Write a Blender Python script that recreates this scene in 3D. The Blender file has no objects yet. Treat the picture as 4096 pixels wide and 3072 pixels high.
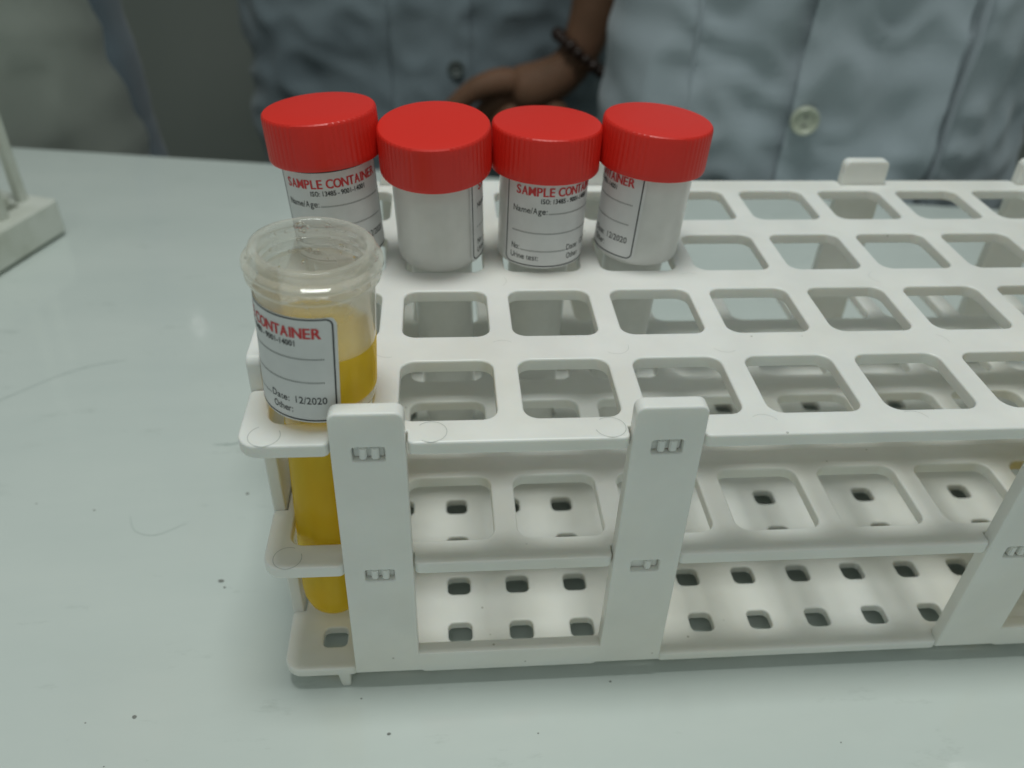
import bpy, bmesh, math, random
from mathutils import Vector, Matrix, noise
random.seed(7)
S = bpy.context.scene
C = S.collection
U = 0.032                      # metres per hole pitch of the big rack
TZ = 3.1                       # table lies 3.1 pitches under the rack's top face
def W(x, y, z): return Vector((x*U, y*U, (z+TZ)*U))

# ------------------------------------------------------------------ camera
cam = bpy.data.cameras.new('camera'); co = bpy.data.objects.new('camera', cam); C.objects.link(co)
r = Vector((0.99675725, -0.07425078, 0.03101311)); u = Vector((0.01956295, 0.59745611, 0.80166295)); f = Vector((0.07805307, 0.79845665, -0.59697127))
M = Matrix((( r.x, u.x, -f.x), (r.y, u.y, -f.y), (r.z, u.z, -f.z))).to_4x4()
M.translation = W(0.99541, -5.48956, 4.14038)
co.matrix_world = M
cam.sensor_width = 36; cam.lens = 36*3334.45/4096; cam.clip_start = 0.01; cam.clip_end = 50
cam.dof.use_dof = True; cam.dof.focus_distance = 0.225; cam.dof.aperture_fstop = 10.5
S.camera = co
# ------------------------------------------------------------------ light
w = bpy.data.worlds.new('World'); S.world = w; w.use_nodes = True
bg = w.node_tree.nodes['Background']; bg.inputs[0].default_value = (0.80, 0.93, 0.88, 1); bg.inputs[1].default_value = 0.22
def area(name, loc, sx, sy, power, col, rot=(0, 0, 0)):
    l = bpy.data.lights.new(name, 'AREA'); l.shape = 'RECTANGLE'; l.size = sx; l.size_y = sy; l.energy = power; l.color = col
    o = bpy.data.objects.new(name, l); C.objects.link(o); o.location = loc; o.rotation_euler = rot
    return o
area('ceiling_or_fill_lamp', (0.06, 0.035, 1.30), 0.42, 0.22, 7.9, (0.955, 1.0, 0.97))
area('ceiling_or_fill_lamp', (-0.1, -1.0, 1.55), 1.3, 0.5, 4.0, (0.94, 1.0, 0.98), (math.radians(-30), 0, 0))  # added soft fill in front, brightens coats and container bodies; not a ceiling fitting
area('small_lamp', (-.467, 1.37, .60), .007, .007, .005, (1, 1, .97), (math.radians(-45), 0, 0))
for lx, ly in ((1.514, 1.142), (1.754, 1.176)): area('small_lamp', (lx, ly, 1.9), .015, .05, .3, (1, 1, .97))
vs = S.view_settings; vs.view_transform = 'Standard'; vs.look = 'None'; vs.gamma = 1; vs.use_curve_mapping = False; vs.exposure = 0.0
S.render.engine = 'CYCLES'
cy = S.cycles
cy.max_bounces = 14; cy.transmission_bounces = 10; cy.transparent_max_bounces = 12; cy.diffuse_bounces = 5; cy.glossy_bounces = 5
cy.caustics_reflective = False; cy.caustics_refractive = True; cy.sample_clamp_indirect = 4; cy.blur_glossy = 0.5
cy.use_denoising = True

# ------------------------------------------------------------------ materials
def mat(name, col, rough=.5, **k):
    m = bpy.data.materials.new(name); m.use_nodes = True
    b = m.node_tree.nodes['Principled BSDF']
    b.inputs['Base Color'].default_value = (*col, 1); b.inputs['Roughness'].default_value = rough
    for a, v in k.items(): b.inputs[a.replace('_', ' ')].default_value = v
    return m
def nd(m, t, **k):
    n = m.node_tree.nodes.new(t)
    for a, v in k.items():
        if a in n.inputs: n.inputs[a].default_value = v
        else: setattr(n, a, v)
    return n
def ln(m, a, b): m.node_tree.links.new(a, b)
def ramp(m, fac, stops):
    n = nd(m, 'ShaderNodeValToRGB'); ln(m, fac, n.inputs[0]); cr = n.color_ramp
    while len(cr.elements) < len(stops): cr.elements.new(.5)
    for e, (p_, c_) in zip(cr.elements, stops): e.position = p_; e.color = c_ if len(c_) == 4 else (*c_, 1)
    return n
def mottle(m, scale, c1, c2, lo=.35, hi=.65, detail=4, bump=0, bscale=None, rough=None):
    b = m.node_tree.nodes['Principled BSDF']
    tc = nd(m, 'ShaderNodeTexCoord'); n = nd(m, 'ShaderNodeTexNoise', Scale=scale, Detail=detail)
    ln(m, tc.outputs['Object'], n.inputs['Vector'])
    rr = ramp(m, n.outputs['Fac'], [(lo, c1), (hi, c2)]); ln(m, rr.outputs[0], b.inputs['Base Color'])
    if rough:
        rn = ramp(m, n.outputs['Fac'], [(.3, (rough[0],)*3), (.7, (rough[1],)*3)]); ln(m, rn.outputs[0], b.inputs['Roughness'])
    if bump:
        n2 = nd(m, 'ShaderNodeTexNoise', Scale=bscale or scale, Detail=3); ln(m, tc.outputs['Object'], n2.inputs['Vector'])
        bp = nd(m, 'ShaderNodeBump', Strength=bump, Distance=.0005); ln(m, n2.outputs['Fac'], bp.inputs['Height']); ln(m, bp.outputs[0], b.inputs['Normal'])
    return m
white = mottle(mat('white_plastic', (.74, .74, .70), .34, Subsurface_Weight=.25, Subsurface_Scale=.004), 45, (.80, .80, .765), (.86, .86, .825), bump=.05, bscale=900, rough=(.30, .42))
def wear(m):
    b = m.node_tree.nodes['Principled BSDF']; src = b.inputs['Base Color'].links[0].from_socket; tc = nd(m, 'ShaderNodeTexCoord')
    n = nd(m, 'ShaderNodeTexNoise', Scale=14, Detail=3); ln(m, tc.outputs['Object'], n.inputs['Vector'])
    y = ramp(m, n.outputs['Fac'], [(.42, (1, 1, 1)), (.66, (.97, .955, .92))])            # slight yellowing
    mx = nd(m, 'ShaderNodeMix', data_type='RGBA', blend_type='MULTIPLY'); mx.inputs[0].default_value = 1; ln(m, src, mx.inputs[6]); ln(m, y.outputs[0], mx.inputs[7])
    v = nd(m, 'ShaderNodeTexVoronoi', Scale=150); ln(m, tc.outputs['Object'], v.inputs['Vector'])
    sp = ramp(m, v.outputs['Distance'], [(.035, (.45, .43, .38)), (.07, (1, 1, 1))])
    n2 = nd(m, 'ShaderNodeTexNoise', Scale=30); ln(m, tc.outputs['Object'], n2.inputs['Vector']); g = ramp(m, n2.outputs['Fac'], [(.56, (1, 1, 1)), (.62, (0, 0, 0))])
    lg = nd(m, 'ShaderNodeMix', data_type='RGBA', blend_type='LIGHTEN'); lg.inputs[0].default_value = 1; ln(m, sp.outputs[0], lg.inputs[6]); ln(m, g.outputs[0], lg.inputs[7])
    m2 = nd(m, 'ShaderNodeMix', data_type='RGBA', blend_type='MULTIPLY'); m2.inputs[0].default_value = .8; ln(m, mx.outputs[2], m2.inputs[6]); ln(m, lg.outputs[2], m2.inputs[7]); ln(m, m2.outputs[2], b.inputs['Base Color'])
wear(white)
white.node_tree.nodes['Principled BSDF'].inputs['Subsurface Radius'].default_value = (1, .8, .6)
mark = mat('mould_mark', (.50, .52, .49), .5)
grime = mat('grime', (.22, .23, .21), .7)
old_white = mottle(mat('aged_white_plastic', (.6, .62, .56), .5), 40, (.52, .54, .46), (.66, .68, .62), rough=(.4, .6))
red = mat('red_plastic', (.72, .024, .014), .40)
paper = mottle(mat('label_paper', (.66, .67, .68), .42), 120, (.70, .70, .70), (.76, .76, .76))
ink_red = mat('red_ink', (.62, .045, .05), .5)
ink = mat('black_ink', (.025, .028, .03), .5)
tbl = mat('table_laminate', (.6, .65, .62), .12, Coat_Weight=.0)
def table_nodes():
    m = tbl; b = m.node_tree.nodes['Principled BSDF']; tc = nd(m, 'ShaderNodeTexCoord')
    n1 = nd(m, 'ShaderNodeTexNoise', Scale=5, Detail=6, Roughness=.6); mp = nd(m, 'ShaderNodeMapping'); mp.inputs['Scale'].default_value = (1, 3, 1)
    ln(m, tc.outputs['Object'], mp.inputs[0]); ln(m, mp.outputs[0], n1.inputs['Vector'])
    c = ramp(m, n1.outputs['Fac'], [(.3, (.58, .64, .61)), (.7, (.65, .70, .665))])
    n2 = nd(m, 'ShaderNodeTexNoise', Scale=26, Detail=8, Roughness=.7); ln(m, mp.outputs[0], n2.inputs['Vector'])
    s = ramp(m, n2.outputs['Fac'], [(.30, (.72, .74, .72)), (.40, (1, 1, 1))])      # grey smears
    mx = nd(m, 'ShaderNodeMix', data_type='RGBA', blend_type='MULTIPLY'); mx.inputs[0].default_value = .55
    ln(m, c.outputs[0], mx.inputs[6]); ln(m, s.outputs[0], mx.inputs[7])
    vo = nd(m, 'ShaderNodeTexVoronoi', Scale=38); ln(m, tc.outputs['Object'], vo.inputs['Vector'])           # tiny dirt specks
    sp = ramp(m, vo.outputs['Distance'], [(.012, (.22, .22, .2)), (.028, (1, 1, 1))])
    n3 = nd(m, 'ShaderNodeTexNoise', Scale=9); ln(m, tc.outputs['Object'], n3.inputs['Vector'])
    g = ramp(m, n3.outputs['Fac'], [(.50, (1, 1, 1)), (.58, (0, 0, 0))])
    lg = nd(m, 'ShaderNodeMix', data_type='RGBA', blend_type='LIGHTEN'); lg.inputs[0].default_value = 1
    ln(m, sp.outputs[0], lg.inputs[6]); ln(m, g.outputs[0], lg.inputs[7])
    m2 = nd(m, 'ShaderNodeMix', data_type='RGBA', blend_type='MULTIPLY'); m2.inputs[0].default_value = .8
    ln(m, mx.outputs[2], m2.inputs[6]); ln(m, lg.outputs[2], m2.inputs[7]); ln(m, m2.outputs[2], b.inputs['Base Color'])
    rg = ramp(m, n2.outputs['Fac'], [(.3, (.16,)*3), (.6, (.055,)*3)]); ln(m, rg.outputs[0], b.inputs['Roughness'])
    n4 = nd(m, 'ShaderNodeTexNoise', Scale=14, Detail=2); ln(m, tc.outputs['Object'], n4.inputs['Vector'])
    bp = nd(m, 'ShaderNodeBump', Strength=.10, Distance=.0004); ln(m, n4.outputs['Fac'], bp.inputs['Height']); ln(m, bp.outputs[0], b.inputs['Normal'])
table_nodes()
def frosted(name, see, tint, rough, trans=.5, glass=.0):
    """thin moulded plastic: part of the light passes straight, the rest is scattered; glossy skin on top"""
    m = bpy.data.materials.new(name); m.use_nodes = True; nt = m.node_tree; nt.nodes.clear()
    out = nd(m, 'ShaderNodeOutputMaterial')
    d = nd(m, 'ShaderNodeBsdfDiffuse'); d.inputs[0].default_value = (*tint, 1)
    t = nd(m, 'ShaderNodeBsdfTranslucent'); t.inputs[0].default_value = (*tint, 1)
    a = nd(m, 'ShaderNodeMixShader'); a.inputs[0].default_value = trans; ln(m, d.outputs[0], a.inputs[1]); ln(m, t.outputs[0], a.inputs[2])
    tr = nd(m, 'ShaderNodeBsdfTransparent'); tr.inputs[0].default_value = (.985, .985, .975, 1)
    b = nd(m, 'ShaderNodeMixShader'); ln(m, a.outputs[0], b.inputs[1]); ln(m, tr.outputs[0], b.inputs[2])
    tc = nd(m, 'ShaderNodeTexCoord'); no = nd(m, 'ShaderNodeTexNoise', Scale=70, Detail=4); ln(m, tc.outputs['Object'], no.inputs['Vector'])
    mr = nd(m, 'ShaderNodeMapRange'); mr.inputs[1].default_value = .3; mr.inputs[2].default_value = .7; mr.inputs[3].default_value = see-.07; mr.inputs[4].default_value = see+.05
    ln(m, no.outputs['Fac'], mr.inputs[0])
    lw = nd(m, 'ShaderNodeLayerWeight', Blend=.35); mu = nd(m, 'ShaderNodeMath', operation='MULTIPLY_ADD'); mu.inputs[1].default_value = -.45*see; ln(m, lw.outputs['Facing'], mu.inputs[0]); ln(m, mr.outputs[0], mu.inputs[2]); ln(m, mu.outputs[0], b.inputs[0])
    last = b
    if glass:
        g = nd(m, 'ShaderNodeBsdfRefraction', Roughness=rough, IOR=1.2); g.inputs[0].default_value = (1, 1, 1, 1)
        c = nd(m, 'ShaderNodeMixShader'); c.inputs[0].default_value = glass; ln(m, b.outputs[0], c.inputs[1]); ln(m, g.outputs[0], c.inputs[2]); last = c
    gl = nd(m, 'ShaderNodeBsdfGlossy', Roughness=rough); gl.inputs[0].default_value = (1, 1, 1, 1)
    fr = nd(m, 'ShaderNodeFresnel', IOR=1.42)
    e = nd(m, 'ShaderNodeMixShader'); ge = nd(m, 'ShaderNodeNewGeometry'); sb = nd(m, 'ShaderNodeMath', operation='SUBTRACT'); sb.inputs[0].default_value = 1; ln(m, ge.outputs['Backfacing'], sb.inputs[1]); mm = nd(m, 'ShaderNodeMath', operation='MULTIPLY'); ln(m, fr.outputs[0], mm.inputs[0]); ln(m, sb.outputs[0], mm.inputs[1]); ln(m, mm.outputs[0], e.inputs[0]); ln(m, last.outputs[0], e.inputs[1]); ln(m, gl.outputs[0], e.inputs[2])
    ln(m, e.outputs[0], out.inputs[0])
    return m
milky = frosted('frosted_plastic', .36, (.99, .99, .975), .28, .36)
clear = frosted('wet_clear_plastic', .78, (.95, .93, .85), .07, .5, .10)
def liquid_mat():
    m = bpy.data.materials.new('urine'); m.use_nodes = True; nt = m.node_tree; nt.nodes.clear(); out = nd(m, 'ShaderNodeOutputMaterial')
    d = nd(m, 'ShaderNodeBsdfPrincipled'); d.inputs['Base Color'].default_value = (1, .67, .03, 1); d.inputs['Roughness'].default_value = .08
    t = nd(m, 'ShaderNodeBsdfTranslucent'); t.inputs[0].default_value = (1, .75, .03, 1)
    tc = nd(m, 'ShaderNodeTexCoord'); mp = nd(m, 'ShaderNodeMapping'); mp.inputs['Scale'].default_value = (1, 1, .5); ln(m, tc.outputs['Object'], mp.inputs[0])
    no = nd(m, 'ShaderNodeTexNoise', Scale=55, Detail=2); ln(m, mp.outputs[0], no.inputs['Vector'])      # cloudy streaks in the liquid
    c1 = ramp(m, no.outputs['Fac'], [(.35, (.98, .60, .02)), (.65, (1, .76, .075))]); ln(m, c1.outputs[0], d.inputs['Base Color'])
    c2 = ramp(m, no.outputs['Fac'], [(.35, (1, .70, .03)), (.65, (1, .84, .12))]); ln(m, c2.outputs[0], t.inputs[0])
    a = nd(m, 'ShaderNodeMixShader'); a.inputs[0].default_value = .5; ln(m, d.outputs[0], a.inputs[1]); ln(m, t.outputs[0], a.inputs[2])
    tr = nd(m, 'ShaderNodeBsdfTransparent'); tr.inputs[0].default_value = (1, .86, .30, 1)
    b = nd(m, 'ShaderNodeMixShader'); b.inputs[0].default_value = .5; ln(m, a.outputs[0], b.inputs[1]); ln(m, tr.outputs[0], b.inputs[2])
    ln(m, b.outputs[0], out.inputs[0]); return m
urine = liquid_mat()
drop = mat('water_drop', (1, 1, 1), .02, Transmission_Weight=1, IOR=1.33)
def cloth_mat(name, c1, c2):
    m = mottle(mat(name, c1, .85, Sheen_Weight=.2), 9, c1, c2, detail=5)
    b = m.node_tree.nodes['Principled BSDF']; tc = nd(m, 'ShaderNodeTexCoord')
    wv = nd(m, 'ShaderNodeTexNoise', Scale=60, Detail=6, Roughness=.7); ln(m, tc.outputs['Object'], wv.inputs['Vector'])
    bp = nd(m, 'ShaderNodeBump', Strength=.25, Distance=.001); ln(m, wv.outputs['Fac'], bp.inputs['Height']); ln(m, bp.outputs[0], b.inputs['Normal'])
    return m
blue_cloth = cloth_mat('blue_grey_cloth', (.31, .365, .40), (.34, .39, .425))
shaded_cloth = cloth_mat('shaded_blue_grey_cloth', (.19, .24, .27), (.215, .265, .29))  # darker copy of the blue-grey cloth; the farther coat's shade is in the colour
navy_cloth = cloth_mat('slate_blue_cloth', (.07, .10, .125), (.12, .16, .19))
cream_cloth = cloth_mat('off_white_cloth', (.44, .48, .43), (.47, .50, .45))
trouser = cloth_mat('dark_trouser_cloth', (.03, .035, .04), (.05, .055, .06))
skin = mottle(mat('brown_skin', (.20, .10, .05), .72, Subsurface_Weight=.1, Subsurface_Scale=.003), 40, (.155, .078, .042), (.195, .098, .055), bump=.3, bscale=250)
hair = mat('black_hair', (.01, .009, .008), .6)
bead = mat('dark_wood_bead', (.03, .014, .009), .3)
butt = mat('pearl_button', (.42, .45, .36), .3)
wallm = mottle(mat('grey_wall_paint', (.2, .22, .2), .8), 3, (.30, .325, .295), (.33, .35, .32))

# ------------------------------------------------------------------ helpers
def tag(o, label=None, cat=None, group=None, kind=None):
    for k, v in (('label', label), ('category', cat), ('group', group), ('kind', kind)):
        if v: o[k] = v
    return o
def empty(name, loc=(0, 0, 0)):
    o = bpy.data.objects.new(name, None); C.objects.link(o); o.location = loc; o.empty_display_size = .01; return o
def link(name, me, parent=None, mats=(), smooth=35):
    for m in mats: me.materials.append(m)
    if smooth:
        me.shade_smooth(); me.set_sharp_from_angle(angle=math.radians(smooth))
    o = bpy.data.objects.new(name, me); C.objects.link(o)
    if parent: o.parent = parent
    if smooth == 40:
        wn = o.modifiers.new('wn', 'WEIGHTED_NORMAL'); wn.keep_sharp = True; wn.weight = 90
    return o
def bm_obj(name, bm, m, parent=None, smooth=35):
    me = bpy.data.meshes.new(name); bm.normal_update(); bm.to_mesh(me); bm.free()
    return link(name, me, parent, m if isinstance(m, (list, tuple)) else (m,), smooth)
def rrect(cx, cy_, hx, hy, rad, n=6, ccw=True):
    """rounded rectangle; rad may be one number or four (br, tr, tl, bl)"""
    rs = rad if isinstance(rad, (tuple, list)) else (rad,)*4
    P = []
    for k, (sx, sy) in enumerate(((1, -1), (1, 1), (-1, 1), (-1, -1))):
        rr = max(rs[k], 1e-5); ox, oy = cx+sx*(hx-rr), cy_+sy*(hy-rr); a0 = math.radians(-90+90*k)
        for i in range(n+1):
            a = a0+math.radians(90)*i/n; P.append((ox+rr*math.cos(a), oy+rr*math.sin(a)))
    return P if ccw else P[::-1]
def slab(name, outer, holes, z0, z1, bev, m, parent=None, xf=None, extra=None, res=2):
    """flat plate cut from a 2-D outline with holes, all edges rounded; units in pitches, xf maps (a,b,h)->world"""
    cu = bpy.data.curves.new(name, 'CURVE'); cu.dimensions = '2D'; cu.fill_mode = 'BOTH'
    for P in [outer]+holes:
        s = cu.splines.new('POLY'); s.points.add(len(P)-1); s.use_cyclic_u = True
        for q, (x, y) in zip(s.points, P): q.co = (x, y, 0, 1)
    cu.extrude = (z1-z0)/2-bev; cu.bevel_depth = bev; cu.bevel_resolution = res; cu.offset = -bev
    t = bpy.data.objects.new('t', cu); C.objects.link(t)
    dg = bpy.context.evaluated_depsgraph_get(); me = bpy.data.meshes.new_from_object(t.evaluated_get(dg)); bpy.data.objects.remove(t); bpy.data.curves.remove(cu)
    bm = bmesh.new(); bm.from_mesh(me); bpy.data.meshes.remove(me)
    bmesh.ops.remove_doubles(bm, verts=bm.verts, dist=1e-5)
    for v in bm.verts:
        h = v.co.z+(z0+z1)/2
        v.co = xf(v.co.x, v.co.y, h) if xf else W(v.co.x, v.co.y, h)
    if extra: extra(bm)
    bmesh.ops.recalc_face_normals(bm, faces=bm.faces)
    for fc in bm.faces: fc.smooth = True
    return bm_obj(name, bm, m, parent, 40)
def ring(bm, x, y, z, r0, r1, n=40, a0=0, a1=2*math.pi, mi=1):
    vs_ = []
    for i in range(n+1):
        a = a0+(a1-a0)*i/n
        vs_.append((bm.verts.new(W(x+r0*math.cos(a), y+r0*math.sin(a), z)), bm.verts.new(W(x+r1*math.cos(a), y+r1*math.sin(a), z))))
    for (a, b), (c, d) in zip(vs_, vs_[1:]):
        fc = bm.faces.new((a, b, d, c)); fc.material_index = mi
def lathe_bm(prof, n=72, tf=None, bm=None, flute=None):
    bm = bm or bmesh.new(); rows = []
    for (rr, h) in prof:
        if rr < 1e-6: rows.append([bm.verts.new((0, 0, h))]*n); continue
        row = []
        for i in range(n):
            a = 2*math.pi*i/n; q = rr*(flute(i, h) if flute else 1)
            row.append(bm.verts.new((q*math.cos(a), q*math.sin(a), h)))
        rows.append(row)
    for A, B in zip(rows, rows[1:]):
        for i in range(n):
            j = (i+1) % n; vv = []
            for v in (A[i], A[j], B[j], B[i]):
                if v not in vv: vv.append(v)
            if len(vv) > 2: bm.faces.new(vv)
    bmesh.ops.recalc_face_normals(bm, faces=bm.faces)
    return bm
def box(bm, a, b, mi=0):
    x0, y0, z0 = a; x1, y1, z1 = b
    v = [bm.verts.new(W(x, y, z)) for x, y, z in ((x0, y0, z0), (x1, y0, z0), (x1, y1, z0), (x0, y1, z0), (x0, y0, z1), (x1, y0, z1), (x1, y1, z1), (x0, y1, z1))]
    fs = [bm.faces.new([v[i] for i in q]) for q in ((3, 2, 1, 0), (4, 5, 6, 7), (0, 1, 5, 4), (1, 2, 6, 5), (2, 3, 7, 6), (3, 0, 4, 7))]
    for q in fs: q.material_index = mi
    return v, fs
def soft_box(name, a, b, m, parent, bev=.02):
    bm = bmesh.new(); box(bm, a, b); bmesh.ops.bevel(bm, geom=bm.edges[:], offset=bev*U, segments=2, affect='EDGES', profile=.5)
    return bm_obj(name, bm, m, parent)

# ------------------------------------------------------------------ table, wall, floor
def table_edge(x): return 12.1-.16*x
root = empty('table', (0, 0, 0)); tag(root, 'large glossy white laminate table under the test tube rack', 'table')
bm = bmesh.new()
P = [(-45, -22), (45, -22), (45, table_edge(45)), (-45, table_edge(-45))]
v1 = [bm.verts.new(W(x, y, -TZ)) for x, y in P]; v0 = [bm.verts.new(W(x, y, -TZ-.8)) for x, y in P]
bm.faces.new(v1); bm.faces.new(v0[::-1])
for i in range(4): bm.faces.new((v0[i], v0[(i+1) % 4], v1[(i+1) % 4], v1[i]))
bmesh.ops.bevel(bm, geom=[e for e in bm.edges if all(abs(v.co.z) < 1e-6 for v in e.verts)], offset=.003, segments=4, affect='EDGES', profile=.5)
bm_obj('table_top', bm, tbl, root)
for sx, sy in ((-42, -20), (42, -20), (-42, 14), (42, 2)):
    soft_box('leg', (sx-.8, sy-.8, -26), (sx+.8, sy+.8, -TZ-.8), old_white, root)
def strip(name, pts, wd, m, parent, z=-TZ+.002):
    bm = bmesh.new(); L = []
    n = 14; Q = []
    for k in range(len(pts)-1):
        a_, b_, c_, d_ = (Vector(pts[max(k-1, 0)]), Vector(pts[k]), Vector(pts[k+1]), Vector(pts[min(k+2, len(pts)-1)]))
        for i in range(n):
            t = i/n; Q.append(.5*((2*b_)+(c_-a_)*t+(2*a_-5*b_+4*c_-d_)*t*t+(3*b_-a_-3*c_+d_)*t**3))
    Q.append(Vector(pts[-1]))
    for i, q in enumerate(Q):
        d = (Q[min(i+1, len(Q)-1)]-Q[max(i-1, 0)]).normalized(); nrm = Vector((-d.y, d.x)); ww = wd*(.4+.8*noise.noise(Vector((i*.35, wd*90, 0)))**2)*math.sin(math.pi*(i+.5)/len(Q))**.4
        L.append((bm.verts.new(W(*(q+nrm*ww), z)), bm.verts.new(W(*(q-nrm*ww), z))))
    for (a, b), (c, d) in zip(L, L[1:]): bm.faces.new((a, b, d, c))
    return bm_obj(name, bm, m, parent, 0)
scr = mat('faint_scratch', (.44, .50, .47), .3)
strip('scratch', [(-5.6, 3.6), (-5.13, 4.05), (-4.58, 4.57), (-4.15, 4.84), (-3.7, 4.97)], .018, scr, root)
strip('scratch', [(-2.75, 1.75), (-2.62, 1.5), (-2.36, 1.43), (-2.05, 1.62)], .012, scr, root)
o = strip('smear', [(-2.05, 3.0), (-1.75, 3.02), (-1.55, 3.22), (-1.1, 3.35), (-.8, 3.4)], .05, scr, root)
for i, (x, y, s) in enumerate((x_, y_, s_*.58) for x_, y_, s_ in ((-2.4, -.913, .012), (-1.969, -.881, .028), (-1.455, 2.063, .026), (-1.5, .715, .035), (.398, -1.176, .026), (2.551, -.743, .018), (.123, -.80, .014), (-3.19, 1.864, .02), (-1.44, .62, .018), (-3.9, 2.0, .014), (1.78, -1.25, .012), (-2.1, -1.35, .01), (4.6, -1.5, .012))):
    bm = bmesh.new(); bmesh.ops.create_icosphere(bm, subdivisions=2, radius=s*U)
    for v in bm.verts:
        v.co *= 1+.9*noise.noise(v.co*900+Vector((i*7, 0, 0))); v.co.x *= 1.25; v.co.z *= .35
    o = bm_obj('crumb', bm, grime, None); o.location = W(x, y, -TZ)+Vector((0, 0, s*U*.3))
    lab = {0: 'tiny dark crumb at the far lower left of the table', 1: 'dark crumb on the table left of the rack, lower left', 2: 'dark crumb on the table just left of the yellow sample container',
           3: 'largest dark crumb, on the table left of the rack middle shelf', 4: 'dark crumb on the table in front of the left upright frame', 5: 'small dark crumb under the right leg of the nearest upright frame',
           6: 'tiny dark crumb near the small foot of the rack', 7: 'dark crumb on the table far left, below the long scratch', 8: 'small crumb right beside the largest dark crumb', 9: 'tiny crumb left of the crumb below the long scratch',
           10: 'tiny crumb on the table in front of the nearest upright frame window', 11: 'tiny crumb near the bottom edge of the picture, left', 12: 'tiny crumb at the lower right on the bare table'}[i]
    tag(o, lab, 'crumb', 'dark crumbs scattered on the table')
bm = bmesh.new(); q = [bm.verts.new((x, 1.9, z)) for x, z in ((-4, -.8), (4, -.8), (4, 2.2), (-4, 2.2))]; bm.faces.new(q[::-1])
q = [bm.verts.new((x, 1.95, z)) for x, z in ((-4, -.8), (4, -.8), (4, 2.2), (-4, 2.2))]; bm.faces.new(q)
tag(bm_obj('back_wall', bm, wallm, None, 0), kind='structure')
bm = bmesh.new(); bm.faces.new([bm.verts.new((x, y, -.78)) for x, y in ((-4, -3), (4, -3), (4, 2), (-4, 2))])
tag(bm_obj('floor', bm, mat('floor_tile', (.16, .17, .16), .5), None, 0), kind='structure')

# ------------------------------------------------------------------ the big rack
X0, X1, Y0, Y1 = -.593, 9.593, -.672, 4.26
PY = 1.1803; HX, HY = .394, .400
rack = empty('test_tube_rack', W(4.5, 1.8, -TZ))
tag(rack, 'long white plastic test tube rack with three shelves of square holes', 'test tube rack')
rack_inv = rack.location.copy()
def reparent(o, p_=None):
    o.parent = p_ or rack; o.location = -rack_inv if (p_ is None or p_ is rack) else Vector((0, 0, 0)); return o
FU = [(.11, 2.985), (5.875, 8.75)]     # front and rear frames in X
RU = [(.25, 3.15), (6.02, 8.92)]
EU = (.05, 3.49)                      # end frames in Y
LW = .565                             # leg width
def plate_outline(notch):
    """plate outline, counter-clockwise from front left, with notches where frame legs pass"""
    P = []
    def corner(x, y, sx, sy, rad, n=6):
        ox, oy = x+sx*rad, y+sy*rad; a0 = {(1, 1): 180, (-1, 1): 270, (-1, -1): 0, (1, -1): 90}[(sx, sy)]
        for i in range(n+1):
            a = math.radians(a0+90*i/n); P.append((ox+rad*math.cos(a), oy+rad*math.sin(a)))
    t = .145
    def cut(a, b, side):
        # notch from coordinate a to b along an edge, with rounded lips
        g = .012; rr = .055
        if side == 'f':
            for i in range(5): th = math.radians(-90+90*i/4); P.append((a-g-rr+rr*math.cos(th), Y0+rr+rr*math.sin(th)))
            P.append((a-g, Y0+t)); P.append((b+g, Y0+t))
            for i in range(5): th = math.radians(180+90*i/4); P.append((b+g+rr+rr*math.cos(th), Y0+rr+rr*math.sin(th)))
        if side == 'b':
            for i in range(5): th = math.radians(90+90*i/4); P.append((b+g+rr+rr*math.cos(th), Y1-rr+rr*math.sin(th)))
            P.append((b+g, Y1-t)); P.append((a-g, Y1-t))
            for i in range(5): th = math.radians(0+90*i/4); P.append((a-g-rr+rr*math.cos(th), Y1-rr+rr*math.sin(th)))
        if side == 'l':
            for i in range(5): th = math.radians(180+90*i/4); P.append((X0+rr+rr*math.cos(th), b+g+rr+rr*math.sin(th)))
            P.append((X0+.125, b+g)); P.append((X0+.125, a-g))
            for i in range(5): th = math.radians(90+90*i/4); P.append((X0+rr+rr*math.cos(th), a-g-rr+rr*math.sin(th)))
        if side == 'r':
            for i in range(5): th = math.radians(-90+ -0+0) if 0 else math.radians(0+90*i/4); P.append((X1-rr+rr*math.cos(th), a-g-rr+rr*math.sin(th)))
            P.append((X1-.125, a-g)); P.append((X1-.125, b+g))
            for i in range(5): th = math.radians(-90+90*i/4); P.append((X1-rr+rr*math.cos(th), b+g+rr+rr*math.sin(th)))
    corner(X0, Y0, 1, 1, .17)
    for a, b in FU:
        cut(a, a+LW, 'f'); cut(b-LW, b, 'f')
    corner(X1, Y0, -1, 1, .17)
    for a, b in ((EU[0], EU[0]+LW), (EU[1]-LW, EU[1])): cut(a, b, 'r')
    corner(X1, Y1, -1, -1, .17)
    for a, b in RU[::-1]:
        cut(b-LW, b, 'b'); cut(a, a+LW, 'b')
    corner(X0, Y1, 1, -1, .17)
    for a, b in ((EU[1]-LW, EU[1]), (EU[0], EU[0]+LW)): cut(a, b, 'l')
    return P
big = [rrect(c, rw*PY, HX, HY, .125, 7, False) for c in range(10) for rw in range(4)]
small = [rrect(-.139+.6113*i, -.3036+.5806*j, .118, .112, .06, 4, False) for i in range(16) for j in range(8)]
marks = [(-.391, -.549), (.869, -.545), (2.267, -.54), (3.513, -.546), (4.76, -.546), (6.0, -.546), (.49, .585), (1.494, .584), (2.5, .58), (3.494, .576), (5.49, .58), (1.49, 1.77), (3.49, 1.77), (5.49, 1.77)]
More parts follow.
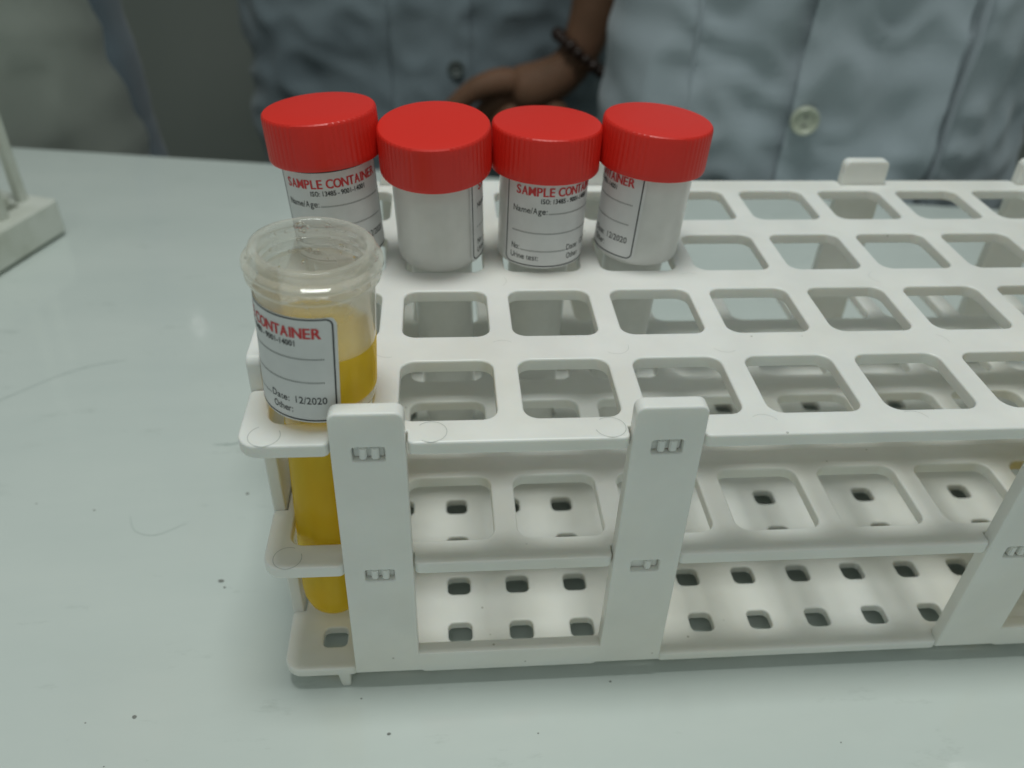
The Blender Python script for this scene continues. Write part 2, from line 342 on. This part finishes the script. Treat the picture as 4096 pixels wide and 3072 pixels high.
def mk_marks(z, few=False):
    def fn(bm):
        for i, (x, y) in enumerate(marks):
            if few and i != 0: continue
            weak = y > 0 or x > 3
            a0 = random.uniform(0, 6.28); a1 = a0+(random.uniform(1.2, 2.6) if weak else random.uniform(4.5, 6.28))
            ring(bm, x, y, z+.0015, .118, .1205 if weak else .1235, a0=a0, a1=a1)
    return fn
def shelf(name, z0, z1, holes, marks_fn=None, bev=.019):
    return reparent(slab(name, plate_outline(True), holes, z0, z1, bev, (white, mark), extra=marks_fn))
top_shelf = shelf('top_shelf', -.125, 0, big, mk_marks(0)); top_shelf['label'] = 'top shelf of the rack with large square holes'
mid_shelf = shelf('middle_shelf', -1.49, -1.3653, big, mk_marks(-1.3653, True)); mid_shelf['label'] = 'middle shelf of the rack with large square holes'
bot_shelf = shelf('bottom_shelf', -2.90, -2.7987, small); bot_shelf['label'] = 'bottom shelf of the rack with small drain holes'
for x, y in ((-.03, -.6), (9.0, -.6), (3.06, 4.1), (6.0, 4.1), (4.5, 1.73), (-.03, 4.1), (9.0, 4.1)):   # feet under the bottom shelf
    bm = bmesh.new(); v, _ = box(bm, (x-.07, y-.055, -TZ), (x+.05, y+.055, -2.895))
    for q in v[:4]: q.co.x = (q.co.x-x*U)*.7+x*U+.01*U
    bmesh.ops.bevel(bm, geom=bm.edges[:], offset=.01*U, segments=2, affect='EDGES'); reparent(bm_obj('foot', bm, white))
slot_z = (-.10, -1.48)
def uframe(name, a, b, plane, s, outw):
    """U-shaped upright frame. plane 'y': face at Y=s, runs in X; plane 'x': face at X=s, runs in Y. outw = outward sign"""
    zt, zb = .30, -2.86
    def leg_pts():
        o_ = []
        # outer: slightly flared towards the bottom
        fl = .03
        P = [(a-fl, zb)]; P += [(b+fl, zb)]
        rr = .075
        for i in range(6): th = math.radians(90*i/5); P.append((b-rr+rr*math.cos(th), zt-rr+rr*math.sin(th)))
        for i in range(6): th = math.radians(90+90*i/5); P.append((b-LW+rr+rr*math.cos(th), zt-rr+rr*math.sin(th)))
        P += [(b-LW-.01, zb+.25), (a+LW+.01, zb+.25)]
        for i in range(6): th = math.radians(90*i/5); P.append((a+LW-rr+rr*math.cos(th), zt-rr+rr*math.sin(th)))
        for i in range(6): th = math.radians(90+90*i/5); P.append((a+rr+rr*math.cos(th), zt-rr+rr*math.sin(th)))
        return P
    holes = []
    cs = (a+LW/2, b-LW/2)
    for c in cs:
        for z in slot_z: holes.append(rrect(c, z, .125, .07, .02, 2, False))
    th = .14 if plane == 'y' else .115
    if plane == 'y': xf = lambda p_, q_, h: W(p_, s-outw*h, q_)
    else: xf = lambda p_, q_, h: W(s-outw*h, p_, q_)
    fr = reparent(slab(name, leg_pts(), holes, 0, th, .018, white, xf=xf))
    for c in cs:
        for z in slot_z:                     # two snap prongs of the shelf, standing in the slot
            bm = bmesh.new()
            # backing at the rear of the slot
            def bx(c0, c1, z0, z1, h0, h1):
                if plane == 'y': A = (c0, s-outw*h0, z0); B = (c1, s-outw*h1, z1)
                else: A = (s-outw*h0, c0, z0); B = (s-outw*h1, c1, z1)
                lo = tuple(min(m_, n_) for m_, n_ in zip(A, B)); hi = tuple(max(m_, n_) for m_, n_ in zip(A, B)); box(bm, lo, hi)
            if z < -1 and c == cs[1] and name == 'upright_frame' and plane == 'y' and outw < 0:
                bx(c-.0, c+.055, z-.06, z+.055, .012, th)
            else:
                bx(c-.072, c-.016, z-.062, z+.058, .01, th); bx(c+.020, c+.080, z-.062, z+.058, .01, th)
            bx(c-.122, c+.122, z-.066, z+.066, .055, th-.004)
            bmesh.ops.bevel(bm, geom=bm.edges[:], offset=.010*U, segments=2, affect='EDGES')
            bmesh.ops.recalc_face_normals(bm, faces=bm.faces)
            o_ = bm_obj('snap_clip', bm, white); o_.parent = fr
    return fr
for k, (a, b) in enumerate(FU): uframe('upright_frame', a, b, 'y', Y0-.012, -1)
for a, b in RU: uframe('upright_frame', a, b, 'y', Y1+.012, 1)
uframe('upright_frame', *EU, 'x', X0-.004, -1); uframe('upright_frame', *EU, 'x', X1+.004, 1)

# ------------------------------------------------------------------ sample containers
RB, RT = .436, .312
def body_prof(open_=True):
    """outer then inner profile, heights above the shelf (pitches); wall about 1 mm"""
    out = [(0, -2.54), (.10, -2.53), (.19, -2.49), (.25, -2.42), (.285, -2.32), (.2975, -2.2), (RT, -.30), (.318, -.02), (.322, .03), (.350, .048), (.40, .062), (.425, .082), (.434, .12), (.436, .18), (.440, 1.10), (.445, 1.125)]
    out += [(.470, 1.132), (.486, 1.150), (.488, 1.175), (.470, 1.190), (.452, 1.20), (.458, 1.215), (.488, 1.225), (.503, 1.245), (.500, 1.27), (.475, 1.285), (.452, 1.292), (.450, 1.352), (.444, 1.368), (.430, 1.374)]
    inn = [(.400, 1.374), (.386, 1.366), (.380, 1.345), (.380, 1.315), (.374, 1.305), (.374, 1.295), (.396, 1.28), (.396, 1.245), (.374, 1.23), (.374, 1.215), (.398, 1.20), (.398, 1.165), (.380, 1.15), (.380, 1.138), (.400, 1.12), (.405, 1.08), (.406, .19), (.400, .13), (.37, .09), (.30, .06), (.285, 0), (.267, -2.2), (.255, -2.31), (.18, -2.44), (.10, -2.49), (0, -2.505)]
    return out+inn
def sc(prof): return [(a*U, b*U) for a, b in prof]
LAB0, LAB1 = .115, 1.015
class Lab:
    W_ = 152.0
def text_mesh(body, size, bold, xs):
    cu = bpy.data.curves.new('txt', 'FONT'); cu.body = body; cu.size = size; cu.offset = bold; cu.resolution_u = 4
    t = bpy.data.objects.new('t', cu); C.objects.link(t); dg = bpy.context.evaluated_depsgraph_get()
    me = bpy.data.meshes.new_from_object(t.evaluated_get(dg)); bpy.data.objects.remove(t)
    V = [v.co.copy() for v in me.vertices]; F = [tuple(p_.vertices) for p_ in me.polygons]; bpy.data.meshes.remove(me)
    mnx = min(v.x for v in V); mxx = max(v.x for v in V)
    return [(v.x-mnx, v.y) for v in V], F, mxx-mnx
AW = dict(S=.667, A=.69, M=.833, P=.667, L=.58, E=.667, C=.722, O=.778, N=.722, T=.611, I=.278, R=.722, D=.722, U=.722, a=.556, m=.833, e=.556, g=.556, t=.29, h=.556, r=.34, s=.5, i=.23, n=.556, o=.556)
AW.update({' ': .278, ':': .278, '/': .278, '-': .34, '.': .278})
GL = {}
def glyph(c, b):
    if (c, b) not in GL: GL[(c, b)] = text_mesh(c, 1, .010 if b else .007, 1)
    return GL[(c, b)]
def make_label(parent, phi0, dz=0):
    """paper label with its printing, wrapped round the body. phi0 = direction of its left border, degrees, 0 = towards -Y, positive towards +X"""
    bm = bmesh.new(); deg = math.degrees(1/.44)          # degrees per pitch of arc
    r0 = RB+.006
    def pt(a, h, d): # a in degrees from left border
        t = math.radians(phi0+a); rr = (r0+d+ (.004*h))*U
        return Vector((rr*math.sin(t), -rr*math.cos(t), (h+dz)*U))
    # paper
    na = 60; a0, a1 = -4.2, Lab.W_+4.2; h0, h1 = LAB0-.02, LAB1+.015; rc = .06; rows = []
    for i in range(na+1):
        a = a0+(a1-a0)*i/na; dx = min(a-a0, a1-a)/deg
        c_ = rc-math.sqrt(max(0, rc*rc-(rc-min(dx, rc))**2))
        rows.append([bm.verts.new(pt(a, h0+c_+(h1-h0-2*c_)*j/8, 0)) for j in range(9)])
    for A, B in zip(rows, rows[1:]):
        for j in range(8): bm.faces.new((A[j], B[j], B[j+1], A[j+1]))
    def quad_strip(pts, wd, mi, closed=False):
        Q = []
        n = len(pts)
        for i in range(n):
            p_, q_ = pts[i-1] if (i or closed) else pts[i], pts[(i+1) % n] if (i < n-1 or closed) else pts[i]
            dx, dy = (q_[0]-p_[0])/deg, q_[1]-p_[1]; l = math.hypot(dx, dy) or 1; nx, ny = -dy/l, dx/l
            Q.append((bm.verts.new(pt(pts[i][0]+nx*wd*deg, pts[i][1]+ny*wd, .0022)), bm.verts.new(pt(pts[i][0]-nx*wd*deg, pts[i][1]-ny*wd, .0022))))
        for i in range(n-(0 if closed else 1)):
            (a, b), (c, d) = Q[i], Q[(i+1) % n]; bm.faces.new((a, b, d, c)).material_index = mi
    # border line
    P = rrect(Lab.W_/deg/2, (LAB0+LAB1)/2, Lab.W_/deg/2, (LAB1-LAB0)/2, .055, 5)
    Q = []
    for i in range(len(P)):
        p_, q_ = P[i], P[(i+1) % len(P)]; n = max(1, int(math.dist(p_, q_)/.03))
        for k in range(n): Q.append(((p_[0]+(q_[0]-p_[0])*k/n)*deg, p_[1]+(q_[1]-p_[1])*k/n))
    quad_strip(Q, .0058, 2, True)
    def text(s, a, b, base, cap, mi, bold):
        adv = [AW.get(c, .556) for c in s]; tot = sum(adv); kx = (b-a)/tot; x = a
        for c, w_ in zip(s, adv):
            if c != ' ':
                V, F, wd = glyph(c, bool(bold)); fit = w_*((.93 if bold > .02 else .88) if c not in 'iIl1:.' else .5 if c != '1' else .66)*(.93 if c in 'MA' else 1)
                sx = min(fit/wd, 1.15) if c not in 'iIl1:.' else .9; ox = (w_-wd*sx)/2
                for n_, sh in enumerate((-bold, 0, bold) if bold else (0,)):
                    vv = [bm.verts.new(pt(x+(gx*sx+ox+sh)*kx, base+gy*cap/.70, .0022+.0004*n_)) for gx, gy in V]
                    for fc in F:
                        try: bm.faces.new([vv[i] for i in fc]).material_index = mi
                        except ValueError: pass
            x += w_*kx
    def dots(a, b, h, st=2.05):
        x = a
        while x < b:
            e = .42; hh = .0068
            q = [bm.verts.new(pt(x+dx, h+dy, .0022)) for dx, dy in ((-e, -hh), (e, -hh), (e, hh), (-e, hh))]; bm.faces.new(q).material_index = 2; x += st
    text('SAMPLE CONTAINER', 12.5, 141.5, .858, .088, 1, .034)
    text('ISO: 13485 - 9001-14001', 46, 118, .785, .048, 2, .018)
    text('Name/Age:', 9.5, 56, .675, .062, 2, .0); dots(58, 143, .679)
    dots(10, 143, .470)
    text('No:', 9, 21.5, .272, .062, 2, 0); dots(23.5, 84, .277); text('Date:', 85, 107, .272, .062, 2, 0); text('12/2020', 111, 143.5, .272, .064, 2, 0)
    text('Urine test:', 8, 48, .176, .062, 2, 0); text('Other:', 86, 110, .176, .062, 2, 0)
    for fc in bm.faces: fc.smooth = True
    me = bpy.data.meshes.new('label'); bm.to_mesh(me); bm.free()
    for v in me.vertices: pass
    return link('label', me, parent, (paper, ink_red, ink), 0)
def flip_out(bm):   # normals away from the axis
    for fc in bm.faces:
        c = fc.calc_center_median()
        if fc.normal.dot(Vector((c.x, c.y, 0))) < 0: fc.normal_flip()
def make_container(base, axis, slide, phi, capped, wet, level=None, dz=0):
    o = empty('sample_container', W(*base)+Vector(axis).normalized()*slide*U)
    z = Vector(axis).normalized(); o.rotation_mode = 'QUATERNION'; o.rotation_quaternion = Vector((0, 0, 1)).rotation_difference(z)
    m = clear if wet else milky
    bm = lathe_bm(sc(body_prof()), 80)
    b = bm_obj('body', bm, m, o, 0 or 50)
    make_label(o, phi, dz)
    if capped:
        n = 240
        def fl(i, h):
            if h > .425*U or h < .03*U: return 1
            return 1-.012*(1 if (i % 4 == 0) else 0)*(1 if (i//24) % 5 != 2 else .25)
        prof = [(.470, 0), (.515, 0), (.532, .006), (.538, .022), (.538, .06), (.5365, .40), (.530, .425), (.517, .437), (.495, .441), (.25, .443), (0, .444)]
        inn = [(0, .38), (.46, .38), (.505, .36), (.505, .03), (.470, 0)]
        bm = lathe_bm(sc(prof[::-1]+[]) , n, flute=fl); lathe_bm(sc(inn), n, bm=bm); bmesh.ops.remove_doubles(bm, verts=bm.verts, dist=1e-6)
        bmesh.ops.recalc_face_normals(bm, faces=bm.faces)
        c = bm_obj('cap', bm, red, o, 30); c.location = (0, 0, (1.436-.437)*U)
    if level:
        e = .006
        tilt = (z.x, z.y)
        q_ = .003      # the wetted wall is index-matched: the liquid reads right to the outside of it
        prof = [(0, -2.544), (.10, -2.534), (.19, -2.494), (.253, -2.422), (.285+q_, -2.32), (.2975+q_, -2.2), (RT+q_, -.30), (RT+q_, -.14), (.279, -.11), (.281, -.01), (.296, .052), (.364, .084), (.396, .125), (.402, .17), (.437+q_, .20), (.438+q_, level), (.40, level-.012), (.38, level-.014), (0, level-.014)]
        bm = lathe_bm(sc(prof), 64)
        for v in bm.verts:          # the surface stays level although the container leans
            if v.co.z > (level-.03)*U: v.co.z += -(v.co.x*z.x+v.co.y*z.y)
        bmesh.ops.recalc_face_normals(bm, faces=bm.faces); bm_obj('urine', bm, urine, o, 40)
    return o
specs = [
 ((-.047, 2.372, 0), (-.071, .038, 1), .066, -65.0, 'red capped sample container leaning left, leftmost of the back row, behind the open container', True),
 ((.968, 2.339, 0), (-.033, -.094, 1), -.005, 48.0, 'red capped sample container with mostly blank milky side, second from the left', True),
 ((1.989, 2.351, 0), (.015, .024, 1), -.046, -55.0, 'red capped sample container whose label shows Name/Age and Urine test, third from the left', True),
 ((3.016, 2.370, 0), (.056, .014, 1), -.015, -171.0, 'red capped sample container leaning right, rightmost, label wrapped to its left side', True)]
for (b_, ax, sl, ph, lb, cp), dz_ in zip(specs, (-.045, 0, 0, .02)):
    o = make_container(b_, ax, sl, ph, True, False, dz=dz_)
    tag(o, lb, 'sample container', 'red capped sample containers in a row')
opn = make_container((-.006, -.075, 0), (.052, -.004, 1), 0, -130.5, False, True, .64)
tag(opn, 'open uncapped sample container half full of yellow urine at the front left corner', 'sample container')
# droplets and a torn film on the inner neck of the open container
bm = bmesh.new()
def dropl(ang, h, r_, s, flat=.5):
    t = math.radians(ang); c = Vector((r_*math.sin(t), -r_*math.cos(t), h))*U
    g = bmesh.ops.create_icosphere(bm, subdivisions=2, radius=s*U)['verts']
    nrm = Vector((math.sin(t), -math.cos(t), 0))
    for v in g:
        v.co += nrm*(-v.co.dot(nrm))*(1-flat); v.co += c
for i in range(22): dropl(random.uniform(120, 245), random.choice((1.20, 1.12, 1.04, 1.30))+random.uniform(-.02, .02), .382+.0, random.uniform(.007, .020))
for i in range(40): dropl(random.uniform(-95, 95), random.choice((1.21, 1.30, 1.14))+random.uniform(-.02, .02), .462, random.uniform(.006, .016))
for a, s in ((196, .020), (200, .03), (204, .024), (170, .02), (166, .012)): dropl(a, 1.335, .378, s, .5)
bm_obj('droplets', bm, drop, opn)
side = make_container((7.05, 0, 0), (.10, .0, 1), 0, 20, True, False, .6)
tag(side, 'sample container with yellow urine cut off by the right edge, front row of the rack', 'sample container')

# ------------------------------------------------------------------ second rack at the left edge
r2 = empty('sample_rack', W(-6.4, 8.0, -TZ)); tag(r2, 'cream white plastic rack with upright rods at the left edge of the table', 'test tube rack')
Cn = Vector((-5.93, 9.11)); dd = Vector((-.33, -.944)); ee = Vector((-.944, .33))
def xf2(a, b, h): q = Cn+dd*a+ee*b; return W(q.x, q.y, h)-r2.location
slab('base', rrect(2.6, 1.6, 2.6, 1.6, .08, 3), [rrect(.75+1.05*i, 1.0+.0*i, .36, .55, .1, 3, False) for i in range(4)], -TZ+.06, -2.4, .05, old_white, r2, xf2)
slab('tray_bottom', rrect(2.6, 1.6, 2.5, 1.5, .08, 3), [], -TZ+.0, -TZ+.2, .03, old_white, r2, xf2)
for a, b, top in ((.28, .52, -.73), (1.0, .30, .9), (.28, 2.6, -.73), (4.6, .5, -.73), (4.6, 2.6, -.73)):
    slab('rod', rrect(a, b, .085, .085, .03, 2), [], -2.42, top, .02, old_white, r2, xf2)
slab('stub', rrect(.62, .62, .12, .07, .03, 2), [], -2.42, -2.22, .02, old_white, r2, xf2)

# ------------------------------------------------------------------ people
def fold(x, z, seed, amp):
    v = Vector((x*.55+seed, z*.30, seed*1.7)); a = noise.noise(v)*1.0+noise.noise(v*2.3)*.5
    v2 = Vector((x*.9+z*.5, z*.9-x*.35, seed*3)); a += (1-abs(noise.noise(v2))*2.4)*.38
    return a*amp
def torso(cx0, cx1, a0, a1, cyy, b0, b1, seed, amp, zr=(-13, 17)):
    """returns a function (theta, z, offset) -> world; theta 0 faces the camera"""
    def fn(t, z, off=0):
        k = (z-zr[0])/(zr[1]-zr[0]); kk = (z+3.1)/3.2
        a = a0+(a1-a0)*max(-1.5, min(2.5, kk)); b = b0+(b1-b0)*max(-1.5, min(2.5, kk)); cx = cx0+(cx1-cx0)*max(-1.5, min(2.5, kk))
        if z > 12: q = (z-12)/5; a *= 1-.6*q*q; b *= 1-.5*q*q
        st, ct = math.sin(t), math.cos(t)
        x = a*math.copysign(abs(st)**.85, st); y = -b*math.copysign(abs(ct)**.75, ct)
        d = fold(x, z, seed, amp)+off
        n = Vector((st/a, -ct/b)).normalized()
        return W(cx+x+n.x*d, cyy+y+n.y*d, z)
    return fn
def cloth(name, fn, t0, t1, z0, z1, nt, nz, m, parent, off=0, thick=.05):
    bm = bmesh.new(); G = []
    full = abs(t1-t0-2*math.pi) < 1e-4
    for j in range(nz+1):
        z = z0+(z1-z0)*j/nz; G.append([bm.verts.new(fn(t0+(t1-t0)*i/nt, z, off)) for i in range(nt+(0 if full else 1))])
    for j in range(nz):
        for i in range(nt):
            k = (i+1) % len(G[0]) if full else i+1
            bm.faces.new((G[j][i], G[j][k], G[j+1][k], G[j+1][i]))
    if thick:
        g = bmesh.ops.solidify(bm, geom=bm.faces[:], thickness=thick*U)
    bmesh.ops.recalc_face_normals(bm, faces=bm.faces)
    o = bm_obj(name, bm, m, parent, 60); return o
def skin_body(name, pts, edges, m, parent=None, sub=2):
    me = bpy.data.meshes.new(name); me.from_pydata([p_[0] for p_ in pts], edges, []); o = bpy.data.objects.new(name, me); C.objects.link(o)
    md = o.modifiers.new('s', 'SKIN'); md.use_smooth_shade = True
    for v, p_ in zip(me.skin_vertices[0].data, pts): v.radius = (p_[1], p_[1] if len(p_) < 3 else p_[2]); v.use_root = False
    me.skin_vertices[0].data[0].use_root = True
    sb = o.modifiers.new('d', 'SUBSURF'); sb.levels = sub; sb.render_levels = sub
    dg = bpy.context.evaluated_depsgraph_get(); m2 = bpy.data.meshes.new_from_object(o.evaluated_get(dg)); bpy.data.objects.remove(o)
    return link(name, m2, parent, (m,), 0 or 70)
def person_body(parent, cx, cyy, arms=True, right_arm=None):
    """one continuous figure, mostly inside the clothes; z in pitches"""
    p = lambda x, y, z: W(cx+x, cyy+y, z)
    k = U
    V = [(p(0, 0, -4), 3.0*k, 2.0*k), (p(0, 0, 3), 3.0*k, 2.0*k), (p(0, 0, 9), 3.6*k, 2.2*k), (p(0, .2, 12.2), 2.6*k, 1.8*k), (p(0, 0, 14), 1.5*k, 1.5*k), (p(0, -.6, 17), 2.2*k, 2.4*k), (p(0, -.6, 20), 2.3*k, 2.6*k), (p(0, -.3, 21.8), 1.3*k, 1.5*k),
         (p(-2, 0, -6.5), 2.3*k), (p(-2, 0, -14), 1.7*k), (p(-2, 0, -23.5), 1.1*k), (p(-2, -2.5, -24), .9*k), (p(2, 0, -6.5), 2.3*k), (p(2, 0, -14), 1.7*k), (p(2, 0, -23.5), 1.1*k), (p(2, -2.5, -24), .9*k)]
    E = [(0, 1), (1, 2), (2, 3), (3, 4), (4, 5), (5, 6), (6, 7), (0, 8), (8, 9), (9, 10), (10, 11), (0, 12), (12, 13), (13, 14), (14, 15)]
    for s in (-1, 1):
        if s == 1 and right_arm: continue
        n = len(V)
        V += [(p(s*3.5, .2, 11.3), 1.4*k), (p(s*3.1, 1.6, 3), 1.1*k), (p(s*1.6, 1.6, -3.0), .8*k), (p(-s*.2, 1.4, -4.0), .75*k, .45*k)]
        E += [(3, n), (n, n+1), (n+1, n+2), (n+2, n+3)]
    if right_arm:
        n = len(V); V += right_arm; E += [(3, n)]+[(n+i, n+i+1) for i in range(len(right_arm)-1)]
    return V, E
def head_bits(parent, cx, cyy):
    bm = bmesh.new()
    bmesh.ops.create_icosphere(bm, subdivisions=4, radius=1, matrix=Matrix.Translation(W(cx, cyy+.1, 20.2)) @ Matrix.Diagonal((2.75*U, 3.1*U, 2.7*U, 1)))
    bmesh.ops.delete(bm, geom=[v for v in bm.verts if v.co.y < W(0, cyy-1.2, 0).y and v.co.z < W(0, 0, 20.8).z], context='VERTS')
    o = bm_obj('hair', bm, hair, parent)
    for s in (-1, 1):
        bm = bmesh.new(); bmesh.ops.create_icosphere(bm, subdivisions=2, radius=.28*U, matrix=Matrix.Translation(W(cx+s*.9, cyy-2.85, 18.9))); bm_obj('eye', bm, hair, parent)
    bm = bmesh.new(); bmesh.ops.create_icosphere(bm, subdivisions=2, radius=1, matrix=Matrix.Translation(W(cx, cyy-3.2, 18.0)) @ Matrix.Diagonal((.32*U, .5*U, .65*U, 1))); bm_obj('nose', bm, skin, parent)
def button(parent, pos, nrm, r_, bmat=None):
    prof = [(0, 0), (r_, 0), (r_*1.03, .05), (r_, .10), (r_*.9, .13), (r_*.72, .10), (r_*.66, .07), (0, .065)]
    bm = lathe_bm([(a*U, b*U) for a, b in prof], 32)
    for dx, dy in ((-.06, .07), (.06, .07), (-.06, -.07), (.06, -.07)) if r_ < .2 else ((0, .09), (0, -.09)):
        g = bmesh.ops.create_icosphere(bm, subdivisions=2, radius=.045*U)['verts']
        for v in g:
            v.co.z = v.co.z*.3+.068*U; v.co += Vector((dx*U, dy*U, 0))
            for fc in v.link_faces: fc.material_index = 1
    o = bm_obj('button', bm, (bmat or butt, grime), parent); o.location = pos; o.rotation_mode = 'QUATERNION'; o.rotation_quaternion = nrm.to_track_quat('Z', 'Y'); return o
def th_for_x(fn, xw, z):
    """theta of the front surface where world x (pitches) equals xw"""
    best = min((abs(fn(t/200, z).x/U-xw), t/200) for t in range(-280, 281)); return best[1]
def seam(name, fn, x0, z0, x1, z1, wd, m, parent, n=24, off=.06):
    bm = bmesh.new(); L = []
    for i in range(n+1):
        z = z0+(z1-z0)*i/n; xx = x0+(x1-x0)*i/n; t = th_for_x(fn, xx, z); L.append([bm.verts.new(fn(t-wd, z, off*.3)), bm.verts.new(fn(t, z, off)), bm.verts.new(fn(t+wd, z, off*.3))])
    for A, B in zip(L, L[1:]):
        bm.faces.new((A[0], A[1], B[1], B[0])); bm.faces.new((A[1], A[2], B[2], B[1]))
    return bm_obj(name, bm, m, parent, 80)

# right-hand person
pr = empty('person', W(10.0, 14.4, -24)); tag(pr, 'person in a blue-grey button-up coat standing close behind the right of the rack', 'person')
pinv = pr.location.copy()
fr = torso(10.0, 10.0, 5.1, 5.0, 14.4, 3.1, 3.1, 3.3, .32)
def fix(o, root_loc): o.location -= root_loc; return o
V, E = person_body(pr, 10.0, 14.4); fix(skin_body('body', V, E, skin, pr), pinv)
coat = fix(cloth('coat', fr, 0, 2*math.pi, -12, 13.5, 200, 150, blue_cloth, pr, thick=0), pinv)
tP = th_for_x(fr, 8.20, -1.5); tQ = th_for_x(fr, 11.3, -1.5)
pk = cloth('placket', fr, tP, tQ, -12, 12, 26, 150, blue_cloth, None, off=.27, thick=0); pk.parent = pr; fix(pk, pinv)
s_ = seam('seam', fr, 6.35, -6, 6.15, 6, .012, blue_cloth, None); s_.parent = pr; fix(s_, pinv)
s_ = seam('seam', fr, 11.6, -6, 11.6, 6, .012, blue_cloth, None, off=.2); s_.parent = pr; fix(s_, pinv)
for z in (-1.55, 2.6, 6.8, -5.8):
    t = th_for_x(fr, 8.48+.0, z); p1 = fr(t, z, .29); n_ = (fr(t, z, 1)-fr(t, z, 0)).normalized()
    fix(button(pr, p1, n_, .29), pinv)
head_bits(pr, 10.0, 14.4)
for o_ in pr.children:
    if o_.name.split('.')[0] in ('hair', 'eye', 'nose'): fix(o_, pinv)

# left-hand person
pl = empty('person', W(-11.3, 16.2, -24)); tag(pl, 'person in an off-white lab coat over slate blue clothes at the left of the table', 'person')
linv = pl.location.copy()
fl_ = torso(-11.9, -12.05, 5.1, 4.85, 16.2, 2.75, 2.75, 8.1, .14)
V, E = person_body(pl, -11.5, 16.2); fix(skin_body('body', V, E, skin, pl), linv)
fix(cloth('lab_coat', fl_, -2.4, 1.62, -12, 13.5, 150, 120, cream_cloth, pl, thick=.12), linv)
fb = torso(-11.6, -11.6, 4.85, 4.65, 16.9, 2.4, 2.4, 5.7, .09)
fix(cloth('shirt', fb, 0, 2*math.pi, -12, 12.8, 140, 120, navy_cloth, pl, thick=0), linv)
head_bits(pl, -11.5, 16.2)
for o_ in pl.children:
    if o_.name.split('.')[0] in ('hair', 'eye', 'nose'): fix(o_, linv)

# person in the middle, further back, one hand held before the belly
dull = mat('grey_button', (.12, .145, .14), .6)
pm = empty('person', W(.8, 25, -24)); tag(pm, 'person standing further back in a shaded blue-grey coat, hand with bead bracelet before the belly', 'person')
minv = pm.location.copy()
fm = torso(.65, .65, 6.3, 6.4, 25.0, 3.0, 3.0, 12.9, .28)
arm = [(W(5.6, 25, 9.6), 1.5*U), (W(6.6, 22.6, 3.4), 1.2*U), (W(5.95, 21.5, .2), .86*U), (W(5.55, 21.0, -2.2), .70*U, .74*U), (W(5.15, 20.9, -3.25), .66*U, .66*U)]
V, E = person_body(pm, .65, 25, right_arm=arm)
nb = len(V)
V += [(W(4.55, 20.85, -3.72), .72*U, .74*U), (W(3.8, 20.8, -3.98), .78*U, .82*U), (W(3.05, 20.8, -4.1), .70*U, .78*U)]       # palm
E += [(nb-1, nb), (nb, nb+1), (nb+1, nb+2)]
fix(skin_body('body', V, E, skin, pm), minv)
def finger(pts, rs):
    o_ = skin_body('finger', [(W(*q), r_*U) for q, r_ in zip(pts, rs)], [(i, i+1) for i in range(len(pts)-1)], skin, None, 2); o_.parent = pm; fix(o_, minv)
finger([(3.6, 20.7, -3.80), (2.8, 20.6, -3.70), (2.0, 20.5, -3.95), (1.25, 20.5, -4.6), (.8, 20.6, -5.25)], (.50, .46, .38, .31, .24))
finger([(3.5, 20.9, -4.2), (2.75, 20.9, -4.4), (2.2, 21.0, -5.0), (2.1, 21.3, -5.7)], (.48, .42, .34, .24))
finger([(3.6, 20.7, -4.5), (3.0, 20.6, -4.8), (2.7, 20.8, -5.4), (2.8, 21.1, -6.0)], (.46, .42, .34, .24))
finger([(3.8, 20.6, -4.7), (3.4, 20.5, -5.1), (3.3, 20.7, -5.7), (3.5, 20.9, -6.2)], (.46, .40, .33, .24))
finger([(4.7, 20.7, -4.2), (4.4, 20.5, -4.9), (4.1, 20.6, -5.5), (3.9, 20.8, -6.0)], (.55, .50, .38, .28))
# bracelet of dark beads
bm = bmesh.new(); ctr = W(5.42, 20.95, -3.05); axis = (W(5.0, 20.9, -4.1)-W(5.6, 21.05, -2.2)).normalized(); e1 = axis.cross(Vector((0, 1, 0))).normalized(); e2 = axis.cross(e1)
for i in range(22):
    a = 2*math.pi*i/22; rr = .96*U
    q = ctr+e1*rr*math.cos(a)*1.05+e2*rr*math.sin(a)+axis*(.35*U*math.cos(a))
    bmesh.ops.create_icosphere(bm, subdivisions=2, radius=(.17+.02*(i % 3))*U, matrix=Matrix.Translation(q))
br = bm_obj('bracelet', bm, bead, pm); fix(br, minv)
fix(cloth('coat', fm, 0, 2*math.pi, -14, 12.8, 200, 150, shaded_cloth, pm, thick=0), minv)
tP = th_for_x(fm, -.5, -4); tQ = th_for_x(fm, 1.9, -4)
fix(cloth('placket', fm, tP, tQ, -13, 12, 20, 120, shaded_cloth, pm, off=.25, thick=0), minv)
for z in (-3.65, .9, -8.2):
    t = th_for_x(fm, 1.45, z); p1 = fm(t, z, .27); n_ = (fm(t, z, 1)-fm(t, z, 0)).normalized(); fix(button(pm, p1, n_, .26, dull), minv)
head_bits(pm, .65, 25)
for o_ in pm.children:
    if o_.name.split('.')[0] in ('hair', 'eye', 'nose'): fix(o_, minv)
